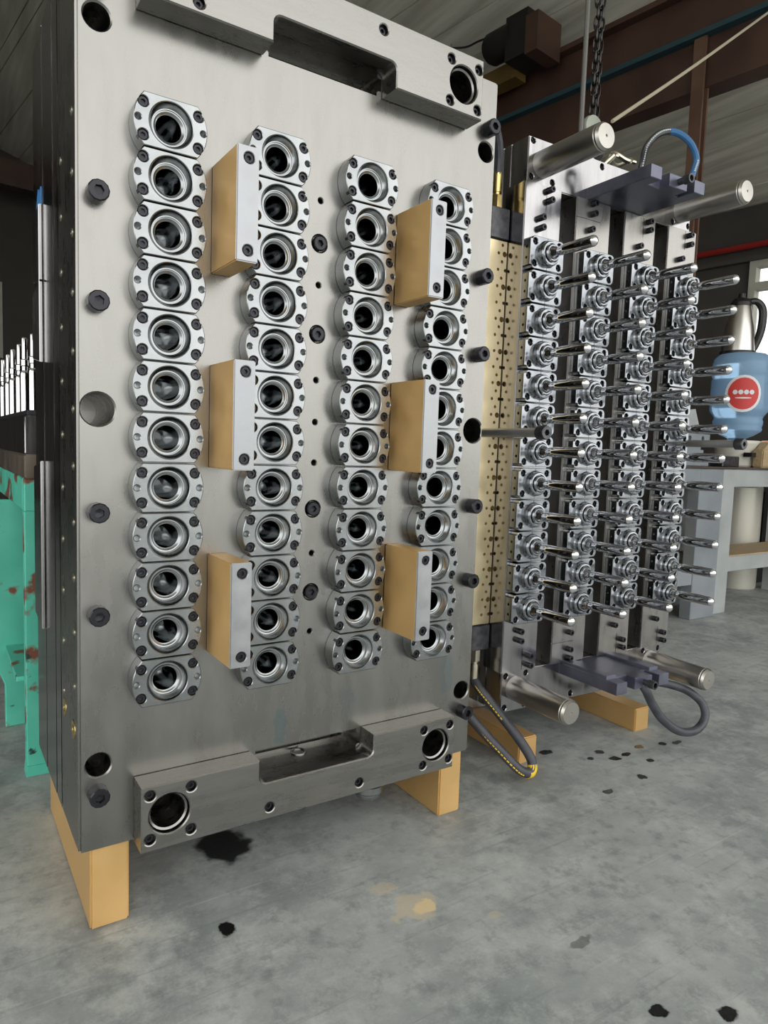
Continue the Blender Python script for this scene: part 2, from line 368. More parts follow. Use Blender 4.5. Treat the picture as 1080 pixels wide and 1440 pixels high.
# ================================================================== CAVITY HALF
CP = 2.298; X0, X1 = -1.655, 8.595; XC = 3.47; YF = 0.2
T = Thing('cavity_mold_half', 'large grey steel mold half with four columns of round cavities and gold spacer blocks', 'mold', (XC, 3.1, -9.0))
bm = bmesh.new(); box(bm, X0, X1, YF, 2.3, -9.0, 9.03, 0.05, 2)
plate = raw(bm)
cb = bmesh.new()
def hole(x, z, r, d, ch=0.03, y=YF, seg=24):
    fs = lathe(cb, [(r+ch, y-0.3), (r+ch, y), (r, y+ch), (r, y+d)], 'y', seg, (x, 0, z), mi=1)
    for f in fs[:2*seg]: f.material_index = 0
for i in range(4):
    for j in range(12): hole(i*CP, 5.5-j, 0.33, 1.6, 0.0, seg=16)
for x in (-1.275, 8.255):
    for z in (7.23, -7.19): hole(x, z, 0.245, 1.9, 0.03)
for x in (-1.275, 8.255): hole(x, 0.01, 0.32, 1.9, 0.03)
for x in (0, 6.95):
    for z in (8.26, -8.26): hole(x, z, 0.40, 1.9, 0.0)
for z in (4.96, 3.1, .96, 0, -.94, -3.07, -4.95): hole(XC, z, 0.062, .6, 0.02, seg=12)
for z in (4.02, 2.0, -2.02, -4.0): hole(XC, z, 0.185, .16, 0.03, seg=20)
for s in (1, -1): box(cb, 2.02, 4.98, -0.2, 1.05, 7.62 if s > 0 else -8.14, 8.14 if s > 0 else -7.62, 0.12, 3)
lathe(cb, [(0.17,-8.0),(0.17,-8.5)], 'z', 24, (3.5,.70,0), mi=1)
pm = noisy('cavity_plate_steel', (0.272,0.266,0.248), (0.31,0.303,0.284), (0.25,0.32), 1.0, 7, (5,5,1.6), 0.04, 200)
pnt = pm.node_tree; pb = pnt.nodes['Principled BSDF']; ptc = [n for n in pnt.nodes if n.type == 'TEX_COORD'][0]
psrc = pb.inputs['Base Color'].links[0].from_socket
px_, _ = spots(pnt, ptc.outputs['Object'], psrc, [((2.75-XC)*S, 1.85*S, .20*S, .55*S, .30, 'xz'), ((7.7-XC)*S, 2.35*S, .25*S, .6*S, .22, 'xz'), ((4.6-XC)*S, 2.1*S, .3*S, .4*S, .10, 'xz')], (0.08,0.22,0.27), 0.75, 70)
pnt.links.new(px_, pb.inputs['Base Color'])
mats(plate, pm); cb_ = raw(cb); mats(cb_, pm)
plate = cut(plate, cb_)
plate.transform(Matrix.Translation((-XC, 0, 9.0)))
cp = T.mesh('cavity_plate', plate, pm, (XC, 0, -9.0), 30)
# stacked plates behind, seen edge-on at the left
for nm, xa, xb, ya, yb, za, zb in (('manifold_plate', X0, X1, 2.31, 3.02, -9.0, 9.02), ('hot_runner_plate', X0-.005, X1, 3.03, 4.55, -9.0, 9.02)):
    bm = bmesh.new(); box(bm, xa, xb, ya, yb, za, zb, 0.03, 2); T.part(nm, bm, 'side_steel')
bm = bmesh.new(); box(bm, X0-.01, X1, 4.56, 6.2, -9.0, 9.0, 0.035, 2); T.part('back_plate', bm, 'side_steel')
for z0, z1 in ((1.3, 3.15), (-5.3, -1.2), (3.2, 4.9)):
    bm = bmesh.new()
    prism(bm, [(4.6, z0-.05), (5.9, z0+.12), (5.9, z1-.12), (4.6, z1+.05)], 'x', X0-.10, X0-.012, 0.02); T.part('side_clamp', bm, 'side_steel')
plug = fin((lambda b: (lathe(b, [(0.085,0.02),(0.085,-0.012),(0.05,-0.014),(0.05,0.0),(0.01,0.002)], 'x', 12), raw(b))[1])(bmesh.new())); mats(plug, 'nickel')
for k in range(11):
    z = 5.6-1.12*k
    T.use('pipe_plug', plug, (X0, 1.95, z-.5)); T.use('pipe_plug', plug, (X0, 0.62, z))
bigplug = fin((lambda b: (lathe(b, [(0.2,0.02),(0.2,-0.012),(0.09,-0.014),(0.09,0.01),(0.01,0.012)], 'x', 20), raw(b))[1])(bmesh.new())); mats(bigplug, 'fitting')
T.use('brass_plug', bigplug, (X0, 1.85, -6.45)); T.use('brass_plug', bigplug, (X0, 0.75, -6.55))

# cavity inserts
def insert_mesh():
    R, H = 0.71, 0.487; a = math.asin(H/R); n = 11; poly = []
    for i in range(n): t = -a + 2*a*i/(n-1); poly.append((R*math.cos(t), R*math.sin(t)))
    for i in range(n): t = math.pi-a + 2*a*i/(n-1); poly.append((R*math.cos(t), R*math.sin(t)))
    bm = bmesh.new(); prism(bm, poly, 'y', -0.2, 0.2, 0.014); me = raw(bm)
    cbm = bmesh.new()
    lathe(cbm, [(0.435,-0.4),(0.435,-0.2),(0.42,-0.185),(0.405,-0.125),(0.345,-0.055),(0.325,-0.055),(0.322,-0.03),(0.30,-0.025),(0.275,0.0),(0.252,0.012),(0.25,0.3)], 'y', 40)
    for x in (-.53, .53):
        for z in (-.3, .3): lathe(cbm, [(0.118,-.4),(0.118,-.2),(0.105,-.187),(0.105,-.06)], 'y', 16, (x,0,z))
        lathe(cbm, [(0.075,-.4),(0.075,-.2),(0.06,-.185),(0.06,-.02)], 'y', 12, (x*1.18,0,0))
    me = cut(me, raw(cbm))
    bm = bmesh.new(); bm.from_mesh(me)
    lathe(bm, [(0.251,0.012),(0.245,0.5),(0.235,1.2),(0.20,1.42),(0.12,1.55),(0.02,1.58)], 'y', 24, mi=1, cap='end')
    me2 = bpy.data.meshes.new('cavity_insert'); bm.to_mesh(me2); bm.free()
    fin(me2, 28); mats(me2, ['insert', 'bore']); return me2
INS = insert_mesh(); SC_INS = screw_mesh(0.098, 0.15, 0.0)
for i in range(4):
    for j in range(12):
        o = T.use('cavity_insert', INS, (i*CP, 0, 5.5-j))
        for x in (-.53, .53):
            for z in (-.3, .3):
                s = link('cap_screw', SC_INS, o, (x, -0.02, z)); s.rotation_euler = (0, random.uniform(0, 1), 0)

# protruding cap screws on the plate edges, sunk ones on the centre line
SC_BIG = screw_mesh(0.20, 0.30); SC_MID = screw_mesh(0.165, 0.10)
for x, zs in ((-1.30, (7.78, 4.04, 2.03, -2.0, -4.05, -7.76)), (8.29, (7.78, 4.04, 2.03, -2.02, -4.06, -7.76))):
    for z in zs: o = T.use('cap_screw', SC_BIG, (x, YF, z)); o.rotation_euler = (0, random.uniform(0,1), 0)
for z in (4.02, 2.0, -2.02, -4.0): T.use('cap_screw', SC_MID, (XC, YF+.06, z))
# spacer blocks
SC_BLK = screw_mesh(0.10, 0.05)
bm = bmesh.new(); box(bm, -.225, .225, -.70, .70, -1.08, 1.08, 0.022, 2)
for f in bm.faces:
    if f.calc_center_median().y < -0.672: f.material_index = 1
me = raw(bm); mats(me, ['gold_paint', 'blockface']); cbm = bmesh.new()
for z in (.86, -.86): lathe(cbm, [(0.125,-.9),(0.125,-.7),(0.112,-.688),(0.112,-.6)], 'y', 16, (0.02,0,z), mi=1)
cb_ = raw(cbm); mats(cb_, ['gold_paint', 'blockface']); BLK = cut(me, cb_); fin(BLK); mats(BLK, ['gold_paint', 'blockface'])
for x in (1.175, 5.77):
    for z in (4.02, -0.01, -4.03):
        o = T.use('spacer_block', BLK, (x, YF-.70, z))
        for zz in (.86, -.86): link('cap_screw', SC_BLK, o, (0.02, -.62, zz))
# handle bars with lifting slot, bushing bores and sunk screws
SC_BAR = screw_mesh(0.098, 0.05)
def bar(s):
    xa, xb = -.58, 7.55; zo, zi = 8.99, 7.59; zs = 8.13
    pts = [(xa, zo), (xb, zo), (xb, zi), (5.0, zi)]
    r = .16
    pts += [(5.0, zs-r)] + [(5.0-r+r*math.cos(t), zs-r+r*math.sin(t)) for t in (math.pi/8*k for k in range(1, 5))]
    pts += [(2.0+r-r*math.sin(t), zs-r+r*math.cos(t)) for t in (math.pi/8*k for k in range(0, 5))]
    pts += [(2.0, zi), (xa, zi)]
    bm = bmesh.new(); prism(bm, [(x, s*z) for x, z in pts], 'y', -.42, YF, 0.028); me = raw(bm)
    cbm = bmesh.new(); scs = []
    for bx in (-.0, 6.95):
        lathe(cbm, [(0.45,-.8),(0.45,-.42),(0.425,-.395),(0.425,.4)], 'y', 40, (bx, 0, s*8.26))
        for dx in (-.4, .45):
            for dz in (-.47, .47): scs.append((bx+dx, s*8.26+dz))
    scs += [(2.25, s*8.72), (4.62, s*8.72)]
    for x, z in scs: lathe(cbm, [(0.14,-.8),(0.14,-.42),(0.118,-.405),(0.118,-.25)], 'y', 16, (x, 0, z))
    me = cut(me, raw(cbm)); me.transform(Matrix.Translation((-XC, 0, 0)))
    o = T.mesh('handle_bar', me, 'bar_steel', (XC, 0, 0))
    for x, z in scs: link('cap_screw', SC_BAR, o, (x-XC, -.29, z))
    for bx in (0, 6.95):
        bm = bmesh.new(); lathe(bm, [(0.425,-.30),(0.425,1.4),(0.36,1.42),(0.36,1.2),(0.375,1.1),(0.36,1.0),(0.36,.55),(0.375,.45),(0.36,.35),(0.36,-.28),(0.40,-.31)], 'y', 40, cap=False)
        b_ = raw(bm); fin(b_); mats(b_, 'bar_steel'); link('guide_bushing', b_, o, (bx-XC, 0, s*8.26))
for s in (1, -1): bar(s)
bm = bmesh.new(); lathe(bm, [(0.24,-8.95),(0.24,-9.42),(0.40,-9.45),(0.40,-9.62),(0.36,-9.66),(0.36,-9.72),(0.30,-9.82),(0.1,-9.83)], 'z', 32, (5.62,.72,0))
T.part('drain_fitting', bm, 'insert')
bm = bmesh.new(); lathe(bm, [(0.205,-8.145),(0.20,-8.115),(0.15,-8.12),(0.15,-8.18),(0.165,-8.20),(0.15,-8.22),(0.165,-8.25),(0.15,-8.28),(0.165,-8.45)], 'z', 28, (3.5,.70,0), cap=False); T.part('threaded_hole_rim', bm, 'insert')
bm = bmesh.new(); prism(bm, [(4.7,4.95),(4.75,5.4),(5.1,5.25),(5.2,5.45),(5.6,5.0),(5.3,4.8)], 'x', X0-.03, X0-.012); T.part('blue_tape', bm, plain('blue_tape', (0.05,0.22,0.55), 0.5))

# feet under the cavity half
def foot(x0, x1, y0, y1, h, label):
    bm = bmesh.new(); box(bm, x0, x1, y0, y1, FZ, FZ+h, 0.04, 2)
    return solo('gold_foot_block', bm, 'gold_foot', label, 'block', ((x0+x1)/2, (y0+y1)/2, FZ), 'gold painted foot blocks')
foot(-1.42, -.64, .32, 6.0, 1.80, 'tall gold painted block under the large plate beside the green bench')
foot(7.72, 8.48, .32, 6.0, 1.80, 'tall gold painted block under the large plate beside the coiled hose')

# ================================================================== CORE HALF
CO = Vector((11.84427, -0.49526, 0.02399)); CA = -0.02534
K = Thing('core_mold_half', 'steel mold half with four rows of chrome core pins and guide pillars', 'mold', (3.45, 4.5, -9.93), CO, CA)
XL, XR = -.55, 7.45
# headers, layer plates and back plate
for s in (1, -1):
    bm = bmesh.new(); za, zb = (7.66, 9.03) if s > 0 else (-9.03, -7.66)
    box(bm, XL, XR, 2.35, 3.1, za, zb, 0.03, 2); me = raw(bm); cbm = bmesh.new(); scs = []
    for cx in (.03, 6.87):
        for dx in (-.40, .48):
            for z in (7.87, 8.93): scs.append((cx+dx, s*z if s > 0 else -z+.05))
    scs += [(2.69, s*8.86), (4.21, s*8.86)]
    for x, z in scs: lathe(cbm, [(0.115,2.0),(0.115,2.35),(0.10,2.365),(0.10,2.5)], 'y', 16, (x,0,z))
    me = cut(me, raw(cbm)); h = K.mesh('header_plate', me, 'side_steel')
    sm = screw_mesh(0.09, 0.04) if s > 0 else sm
    for x, z in scs: link('cap_screw', sm, h, Vector((x, 2.46, z)))
for nm, a, b, xa, xb, z0 in (('support_plate', 3.12, 3.46, XL, XR, -9.03), ('stripper_plate', 3.48, 4.9, XL, XR, -9.03), ('core_back_plate', 4.92, 6.2, -1.65, 8.55, -9.93)):
    bm = bmesh.new(); box(bm, xa, xb, a, b, z0, 9.03, 0.03, 2); K.part(nm, bm, 'side_steel')
# guide pillars
PIL = (lambda b: (lathe(b, [(0.30,2.9),(0.40,2.6),(0.40,.02),(0.385,.0),(0.385,-.05),(0.33,-.13),(0.04,-.135),(0.03,-.10),(0.005,-.10)], 'y', 48), raw(b))[1])(bmesh.new()); fin(PIL, 25); mats(PIL, 'pillar')
for x in (.05, 6.87):
    for z in (8.3, -8.27): K.use('guide_pillar', PIL, (x, 0, z))
# core strips
strip_screws = {0: [(.24,7.53),(.26,7.22),(-.06,6.65),(-.04,6.35),(-.06,-6.30),(-.04,-6.61),(.40,-7.16),(.42,-7.48)],
                1: [(2.19,7.53),(2.2,7.21),(2.11,6.70),(2.23,-6.58),(2.25,-7.17),(2.27,-7.48)],
                2: [(4.94,7.50),(4.96,7.22),(4.50,6.61),(4.46,-6.56),(4.93,-7.14),(4.96,-7.43)],
                3: [(7.20,7.47),(7.23,7.15),(6.77,6.57),(6.75,-6.56),(7.23,-7.13),(7.27,-7.44)]}
SC_STR = screw_mesh(0.10, 0.20)
for i in range(4):
    cx = i*CP + (.03 if i == 0 else 0)
    bm = bmesh.new(); box(bm, cx-(.75 if i == 0 else .82), cx+.77, 2.2, 3.1, -7.65, 7.65, 0.03, 2); me = raw(bm); cbm = bmesh.new()
    if i != 1:
        box(cbm, cx+.12, cx+.14, 2.1, 2.25, 6.95, 7.8); box(cbm, cx+.12, cx+.14, 2.1, 2.25, -7.8, -6.9)
    else:
        box(cbm, cx-.9, cx+.2, 2.1, 2.25, -6.93, -6.91); box(cbm, cx-.9, cx+.3, 2.1, 2.25, 7.02, 7.04)
    me = cut(me, raw(cbm)); st = K.mesh('core_strip', me, 'side_steel' if i == 0 else 'steel')
    for x, z in strip_screws[i]: o = link('cap_screw', SC_STR, st, (x, 2.2, z)); o.location -= Vector((0,0,0)); o.location = Vector((x, 2.2, z))*S
# neck rings, core pins, wear strips
def rrect(w, h, r, n=4):
    out = []
    for cx, cz, a0 in ((w-r, h-r, 0), (-w+r, h-r, 90), (-w+r, -h+r, 180), (w-r, -h+r, 270)):
        for k in range(n+1): t = math.radians(a0+90*k/n); out.append((cx+r*math.cos(t), cz+r*math.sin(t)))
    return out
def neck_mesh():
    rr = rrect(.70, .482, .15); right = [p for p in rr if p[0] > 0]; k0 = [i for i, p in enumerate(rr) if p[0] > 0]
    ur = [p for p in right if p[1] > 0]; lr = [p for p in right if p[1] < 0]
    poly = lr + ur + [(-.52,.482),(-.58,.46),(-.60,.40),(-.69,.38),(-.69,-.38),(-.60,-.40),(-.58,-.46),(-.52,-.482)]
    bm = bmesh.new(); prism(bm, poly, 'y', 1.88, 2.2, 0.014); me = raw(bm)
    cbm = bmesh.new()
    for x in (-.5, .5):
        for z in (-.32, .32): lathe(cbm, [(0.115,1.6),(0.115,1.88),(0.10,1.895),(0.10,2.05)], 'y', 14, (x,0,z))
    box(cbm, -.008, .008, 1.7, 1.93, -.6, .6)
    for z in (-.16, .16): lathe(cbm, [(0.045,-.8),(0.045,-.6)], 'x', 10, (0,2.05,z))
    me = cut(me, raw(cbm)); bm = bmesh.new(); bm.from_mesh(me)
    lathe(bm, [(0.44,1.93),(0.40,1.87),(0.375,1.83),(0.37,1.72),(0.34,1.68),(0.295,1.675),(0.295,1.72),(0.265,1.72),(0.265,1.64),(0.235,1.60),(0.20,1.60),(0.19,1.66)], 'y', 36)
    me2 = bpy.data.meshes.new('neck_ring'); bm.to_mesh(me2); bm.free(); fin(me2, 28); mats(me2, 'neck'); return me2
NECK = neck_mesh(); SC_NK = screw_mesh(0.09, 0.05)
pin_prof = [(0.19,1.9),(0.19,1.60),(0.175,1.52),(0.135,1.44),(0.125,1.40),(0.13,1.34),(0.152,1.22),(0.162,1.1),(0.165,.6),(0.163,.12),(0.160,.105)] + [(0.165*math.cos(t), .10-.16*math.sin(t)) for t in (math.radians(a) for a in (8,25,42,58,72,84))] + [(0.004,-.06)]
PIN = (lambda b: (lathe(b, pin_prof, 'y', 24), raw(b))[1])(bmesh.new()); fin(PIN, 40); mats(PIN, 'chrome')
for i in range(4):
    for j in range(12):
        at = (i*CP, 0, 5.5-j)
        o = K.use('neck_ring', NECK, at)
        for x in (-.5, .5):
            for z in (-.32, .32): s = link('cap_screw', SC_NK, o, (x, 2.0, z)); s.rotation_euler = (0, random.uniform(0,1), 0)
        K.use('core_pin', PIN, at)
# brass manifold bar at the left edge with end blocks, fittings and hoses
bm = bmesh.new(); box(bm, -1.55, -.735, 2.87, 3.6, -6.15, 5.97, 0.02); me = raw(bm); cbm = bmesh.new()
for k in range(24):
    z = 5.58 - .5*k*(11.9/12)
    lathe(cbm, [(0.05,2.5),(0.05,2.9),(0.05,3.05)], 'y', 12, (-1.08,0,z)); lathe(cbm, [(0.05,2.5),(0.05,3.05)], 'y', 12, (-.935,0,z+.25))
    if k % 2 == 0: lathe(cbm, [(0.085,2.5),(0.085,3.2)], 'y', 14, (-.84,0,z-.01))
    else: lathe(cbm, [(0.055,2.5),(0.055,3.2)], 'y', 12, (-.79,0,z))
me = cut(me, raw(cbm)); K.mesh('perforated_manifold_bar', me, 'brass')
for z0, z1 in ((5.98, 6.92), (-6.98, -6.16)):
    bm = bmesh.new(); box(bm, -1.5, -.745, 2.80, 3.55, z0, z1, 0.03); K.part('end_block', bm, 'oxide_grey')
def fitting(z, s, m):
    bm = bmesh.new(); x = -1.17
    lathe(bm, [(0.17,z),(0.17,z+s*.38)], 'z', 6, (x,3.0,0)); lathe(bm, [(0.12,z+s*.38),(0.12,z+s*.46),(0.15,z+s*.47),(0.15,z+s*1.1),(0.11,z+s*1.1)], 'z', 16, (x,3.0,0)); return K.part('hose_fitting', bm, m)
fitting(6.92, 1, 'fitting'); fitting(-6.98, -1, 'nickel')
bm = bmesh.new(); tube(bm, [(-1.17,3.0,7.9),(-1.2,2.95,8.4),(-1.42,2.8,8.9),(-1.9,2.6,9.2),(-2.6,2.7,9.0)], 0.15, 10); K.part('hydraulic_hose', bm, 'rubber')
hp = [(-1.17,3.0,-8.0),(-1.14,2.7,-8.25),(-.80,2.15,-8.87),(-.42,1.55,-9.6),(-.17,1.2,-10.2),(-.27,1.1,-10.53),(-.72,1.15,-10.38),(-1.35,1.55,-9.66),(-1.8,2.05,-9.03),(-2.1,2.6,-8.5)]
bm = bmesh.new(); tube(bm, hp, 0.155, 12); hh = K.part('hydraulic_hose', bm, 'rubber')
cpth = catmull(hp, 8)
bm = bmesh.new(); tube(bm, [p + Vector((0,0,-.02)) for p in cpth[34:44]], 0.162, 12, smooth=False); link('yellow_sleeve', (lambda me: (fin(me), mats(me, 'yellow'), me)[2])(raw(bm)), hh)
for rg, off in ((range(4, 18), Vector((-.115, -.10, -.01))), (range(46, 62), Vector((-.07, -.125, -.06)))):
    bm = bmesh.new()
    for k in rg:
        a, b = cpth[k], cpth[k+1]; tube(bm, [a.lerp(b, .1)+off, a.lerp(b, .75)+off], 0.022, 6, smooth=False)
    o = link('yellow_print', (lambda me: (fin(me), mats(me, 'yellow'), me)[2])(raw(bm)), hh); o['kind'] = 'stuff'
# latch brackets with sleeves and hoses
def bracket(s):
    out = [(2.03,2.4),(2.03,-.12),(2.52,-.12),(2.52,.35),(3.05,.35),(3.05,.0),(3.9,.0),(3.9,.45),(4.1,.45),(4.1,-.12),(4.6,-.12),(4.6,2.4)]
    bm = bmesh.new(); za, zb = (7.66, 8.05) if s > 0 else (-8.06, -7.67)
    prism(bm, out, 'z', za, zb, 0.02); o = K.part('latch_bracket', bm, 'slate')
    bm = bmesh.new(); zc = (7.87 if s > 0 else -7.86); lathe(bm, [(0.10,.3),(0.10,-.2),(0.14,-.2),(0.14,-.42),(0.09,-.42),(0.09,-.1),(0.01,-.1)], 'y', 18, (3.52,0,zc))
    K.part('latch_sleeve', bm, 'oxide_grey')
for s in (1, -1): bracket(s)
for xa, xb in ((2.05, 2.5), (4.15, 4.58)):
    bm = bmesh.new(); box(bm, xa, xb, .3, 2.34, -7.69, -7.56, .02); K.part('latch_rail', bm, 'slate')
ht = [(2.85,1.0,7.95),(2.86,.9,8.55),(2.79,.7,8.99),(3.09,.5,9.36),(3.57,.3,9.45),(4.02,.1,9.2),(4.33,.05,8.78),(4.3,.1,8.39),(4.2,.2,7.9)]
bm = bmesh.new(); tube(bm, ht, 0.10, 10); hh = K.part('air_hose', bm, 'hose_blue')
ctp = catmull(ht, 8); bm = bmesh.new(); tube(bm, ctp[:30], 0.104, 10, smooth=False); link('hose_sleeve', (lambda me: (fin(me), mats(me, 'oxide_grey'), me)[2])(raw(bm)), hh)
bm = bmesh.new()
for k in list(range(6, 29)) + list(range(50, 57)):
    a, b = ctp[k], ctp[k+1]; off = Vector((-.05, -.09, .01)); tube(bm, [a.lerp(b,.05)+off, a.lerp(b,.7)+off], 0.026, 6, smooth=False)
wp_ = link('white_print', (lambda me: (fin(me), mats(me, 'hose_print'), me)[2])(raw(bm)), hh); wp_['kind'] = 'stuff'
bm = bmesh.new(); tube(bm, [(3.52,.2,-7.9),(3.62,.0,-8.15),(4.0,0,-8.68),(4.48,-.1,-9.27),(5.27,-.2,-9.78),(6.2,-.2,-9.93),(6.84,-.1,-9.65),(6.96,.1,-9.22),(6.53,.4,-8.78),(5.79,.7,-8.5),(4.5,1.2,-8.2),(4.4,1.4,-7.8)], 0.145, 12); K.part('air_hose', bm, M['rubber'])
# long shoulder bolts
for x in (-1.40, 8.18):
    bm = bmesh.new(); lathe(bm, [(0.135,5.0),(0.135,.3)], 'y', 24, (x,0,.03)); K.part('shoulder_bolt', bm, 'bolt_steel')
    bm = bmesh.new(); lathe(bm, [(0.205,.36),(0.205,.10),(0.185,.06),(0.095,.06),(0.095,.2),(0.01,.2)], 'y', 24, (x,0,.03), hexrings=(3,4)); K.part('bolt_head', bm, 'oxide_grey')
# lifting eye, shackle
bm = bmesh.new(); lathe(bm, [(0.5,3.55),(0.5,3.85)], 'y', 28, (3.45,0,9.25)); K.part('lifting_lug', bm, 'pillar')
bm = bmesh.new(); tube(bm, [(4.2+.42*math.cos(a), 2.9-.25*math.sin(a), 9.62+.10*math.cos(2*a)) for a in [2*math.pi*k/14 for k in range(15)]], .085, 8, 2); tube(bm, [(3.7,2.75,9.6),(4.75,2.75,9.62)], .07, 8, smooth=False); tube(bm, [(3.7,2.75,9.6),(3.5,3.0,9.3),(3.45,3.2,9.0)], .09, 8)
K.part('shackle', bm, 'nickel')
bm = bmesh.new(); box(bm, 1.2, 2.2, 2.5, 3.3, 8.95, 9.28, .08, 2); K.part('lifting_pad', bm, 'steel')
# feet under the core half
def cw(x, y): v = CO + Matrix.Rotation(CA, 3, 'Z') @ Vector((x, y, 0)); return v.x, v.y
for x0, x1, lab in ((.15, .95, 'low gold painted block under the pin mold with hose looped beside it'), (5.97, 6.75, 'low gold painted block under the pin mold near the loose hose loop')):
    a = cw(x0, 2.1); bm = bmesh.new(); box(bm, 0, x1-x0, 0, 4.0, 0, .88, 0.04, 2); me = fin(raw(bm)); mats(me, 'gold_foot')
    o = link('gold_foot_block', me, None, (a[0], a[1], FZ)); o.rotation_euler = (0,0,CA); tag(o, lab, 'block', 'gold painted foot blocks')

# ================================================================== CHAIN, CABLE, ROPE
def cwz(x, y, z): a = cw(x, y); return Vector((a[0], a[1], z+CO.z))
t = Thing('hoist_chain', 'black steel hoist chain hanging above the pin mold', 'chain', cwz(3.6, 3.7, 10.6))
ln = bmesh.new(); n = 12
ring = [(0.10*math.cos(a), 0, .17*math.sin(a)+(.07 if math.sin(a) > 0 else -.07)) for a in [2*math.pi*k/n for k in range(n+1)]]
tube(ln, ring, 0.038, 6, 1, smooth=False); LINK = raw(ln); fin(LINK, 60); mats(LINK, plain('chain_steel', (0.05,0.048,0.045), 0.3, 0.9))
for col_, dx in ((0, -.09), (1, .09)):
    for k in range(72):
        p = cwz(3.62+dx, 3.7, 11.0+k*.36); o = t.use('chain_link', LINK, tuple(p)); o.rotation_euler = (0,0,math.pi/2*(k % 2)+.6+col_*.5)
bm = bmesh.new(); c0 = cwz(3.55, 3.7, 10.75); lathe(bm, [(0.2,-.14),(0.42,-.12),(0.44,0),(0.42,.12),(0.2,.14)], 'y', 28, tuple(c0)); t.part('hook_block', bm, noisy('grey_green_paint', (0.30,0.33,0.27), (0.40,0.43,0.36), (0.4,0.5), 0, 8))
bm = bmesh.new(); tube(bm, [c0+Vector((0,0,-.35)), c0+Vector((.05,0,-.7)), c0+Vector((.3,0,-.95)), c0+Vector((.5,0,-.8)), c0+Vector((.48,0,-.6))], .09, 8); t.part('hook', bm, 'dark')
bm = bmesh.new(); p0 = cwz(3.02, 3.7, 9.0); tube(bm, [p0, p0+Vector((0,0,12)), p0+Vector((0.05,0,27))], 0.085, 8, 3)
solo('pendant_cable', bm, plain('grey_cable', (0.13,0.125,0.115), 0.4), 'straight grey cable hanging next to the hoist chain', 'cable', tuple(p0))
bm = bmesh.new(); tube(bm, [(15.8,2.5,10.9),(22.3,4.4,15.3),(28.7,6.4,19.7),(34.92,8.41,23.99),(41.3,10.4,28.4)], 0.065, 8, 5)
solo('rope', bm, plain('pale_rope', (0.42,0.38,0.27), 0.8), 'pale taut rope rising from the hook block to the roof', 'rope', (15.8,2.5,10.8))

# ================================================================== LEFT BENCH WITH PINS
M['green'] = noisy('chipped_green_paint', (0.085,0.50,0.365), (0.115,0.58,0.43), (0.4,0.55), 0, 12, (1,1,1), 0.25, 40)
gnt = M['green'].node_tree; gb_ = gnt.nodes['Principled BSDF']; src = gb_.inputs['Base Color'].links[0].from_socket
gv = [n for n in gnt.nodes if n.type == 'TEX_COORD'][0].outputs['Object']
def chips(scale, lo, hi, col):
    global src
    n1 = N(gnt, 'ShaderNodeTexNoise'); n1.inputs['Scale'].default_value = scale; n1.inputs['Detail'].default_value = 6; gnt.links.new(gv, n1.inputs['Vector'])
    r = N(gnt, 'ShaderNodeMapRange'); r.inputs['From Min'].default_value = lo; r.inputs['From Max'].default_value = hi; gnt.links.new(n1.outputs['Fac'], r.inputs['Value'])
    mx = N(gnt, 'ShaderNodeMix', data_type='RGBA'); gnt.links.new(r.outputs['Result'], mx.inputs[0]); gnt.links.new(src, mx.inputs[6]); mx.inputs[7].default_value = (*col, 1); src = mx.outputs[2]
chips(9, .565, .60, (0.20,0.07,0.04)); chips(28, .66, .70, (0.02,0.05,0.04)); gnt.links.new(src, gb_.inputs['Base Color'])
t = Thing('green_workbench', 'chipped green steel workbench with thick brown top plate', 'bench', (3.5, 12, FZ))
bm = bmesh.new(); box(bm, -1.74, 9, 8.25, 20.5, -1.78, -1.08, .04, 2); t.part('top_plate', bm, noisy('bench_top_steel', (0.20,0.16,0.13), (0.28,0.23,0.19), (0.3,0.45), 0.7, 10))
bm = bmesh.new(); box(bm, -1.74, 9, 8.35, 8.75, -2.75, -1.78, .03); t.part('apron', bm, 'green')
bm = bmesh.new(); box(bm, -1.74, -1.5, 8.75, 20.4, -2.75, -1.78, .03); t.part('end_rail', bm, 'green')
for x, y in ((-1.74, 8.35), (8.3, 8.35), (8.3, 19.4)):
    bm = bmesh.new(); box(bm, x, x+.6, y, y+.14, FZ+.3, -2.75, .02); box(bm, x, x+.14, y+.14, y+.5, FZ+.3, -2.75, .02)
    prism(bm, [(x-.03,FZ),(x+.7,FZ),(x+.6,FZ+.32),(x,FZ+.32)], 'y', y-.04, y+.55); t.part('leg', bm, 'green')
bm = bmesh.new(); prism(bm, [(-2.2,-2.75),(-1.3,-2.75),(-1.3,FZ),(-1.95,FZ),(-1.95,-9.3),(-2.2,-8.6)], 'y', 12.7, 13.1, .03); t.part('leg', bm, 'green')
bm = bmesh.new(); box(bm, -1.95, -1.3, 8.9, 12.7, -8.0, -7.85, .02); t.part('brace', bm, 'green')
t = Thing('pin_base', 'dark steel base block standing on the green workbench', 'block', (0, 11, -1.08))
bm = bmesh.new(); box(bm, -1.70, 1.5, 8.5, 20, -1.08, .05, .04, 2); t.part('base_block', bm, 'side_steel')
bm = bmesh.new(); box(bm, -1.62, 1.4, 8.6, 19.8, .05, .22, .03, 2); t.part('locating_plate', bm, 'oxide_grey')
PB = (lambda b: (lathe(b, [(0.155,0),(0.155,1.18),(0.14,1.25),(0.10,1.30),(0.10,1.42),(0.13,1.45),(0.13,1.62),(0.10,1.66),(0.10,2.28),(0.08,2.32),(0.01,2.32)], 'z', 20), raw(b))[1])(bmesh.new()); fin(PB); mats(PB, 'chrome')
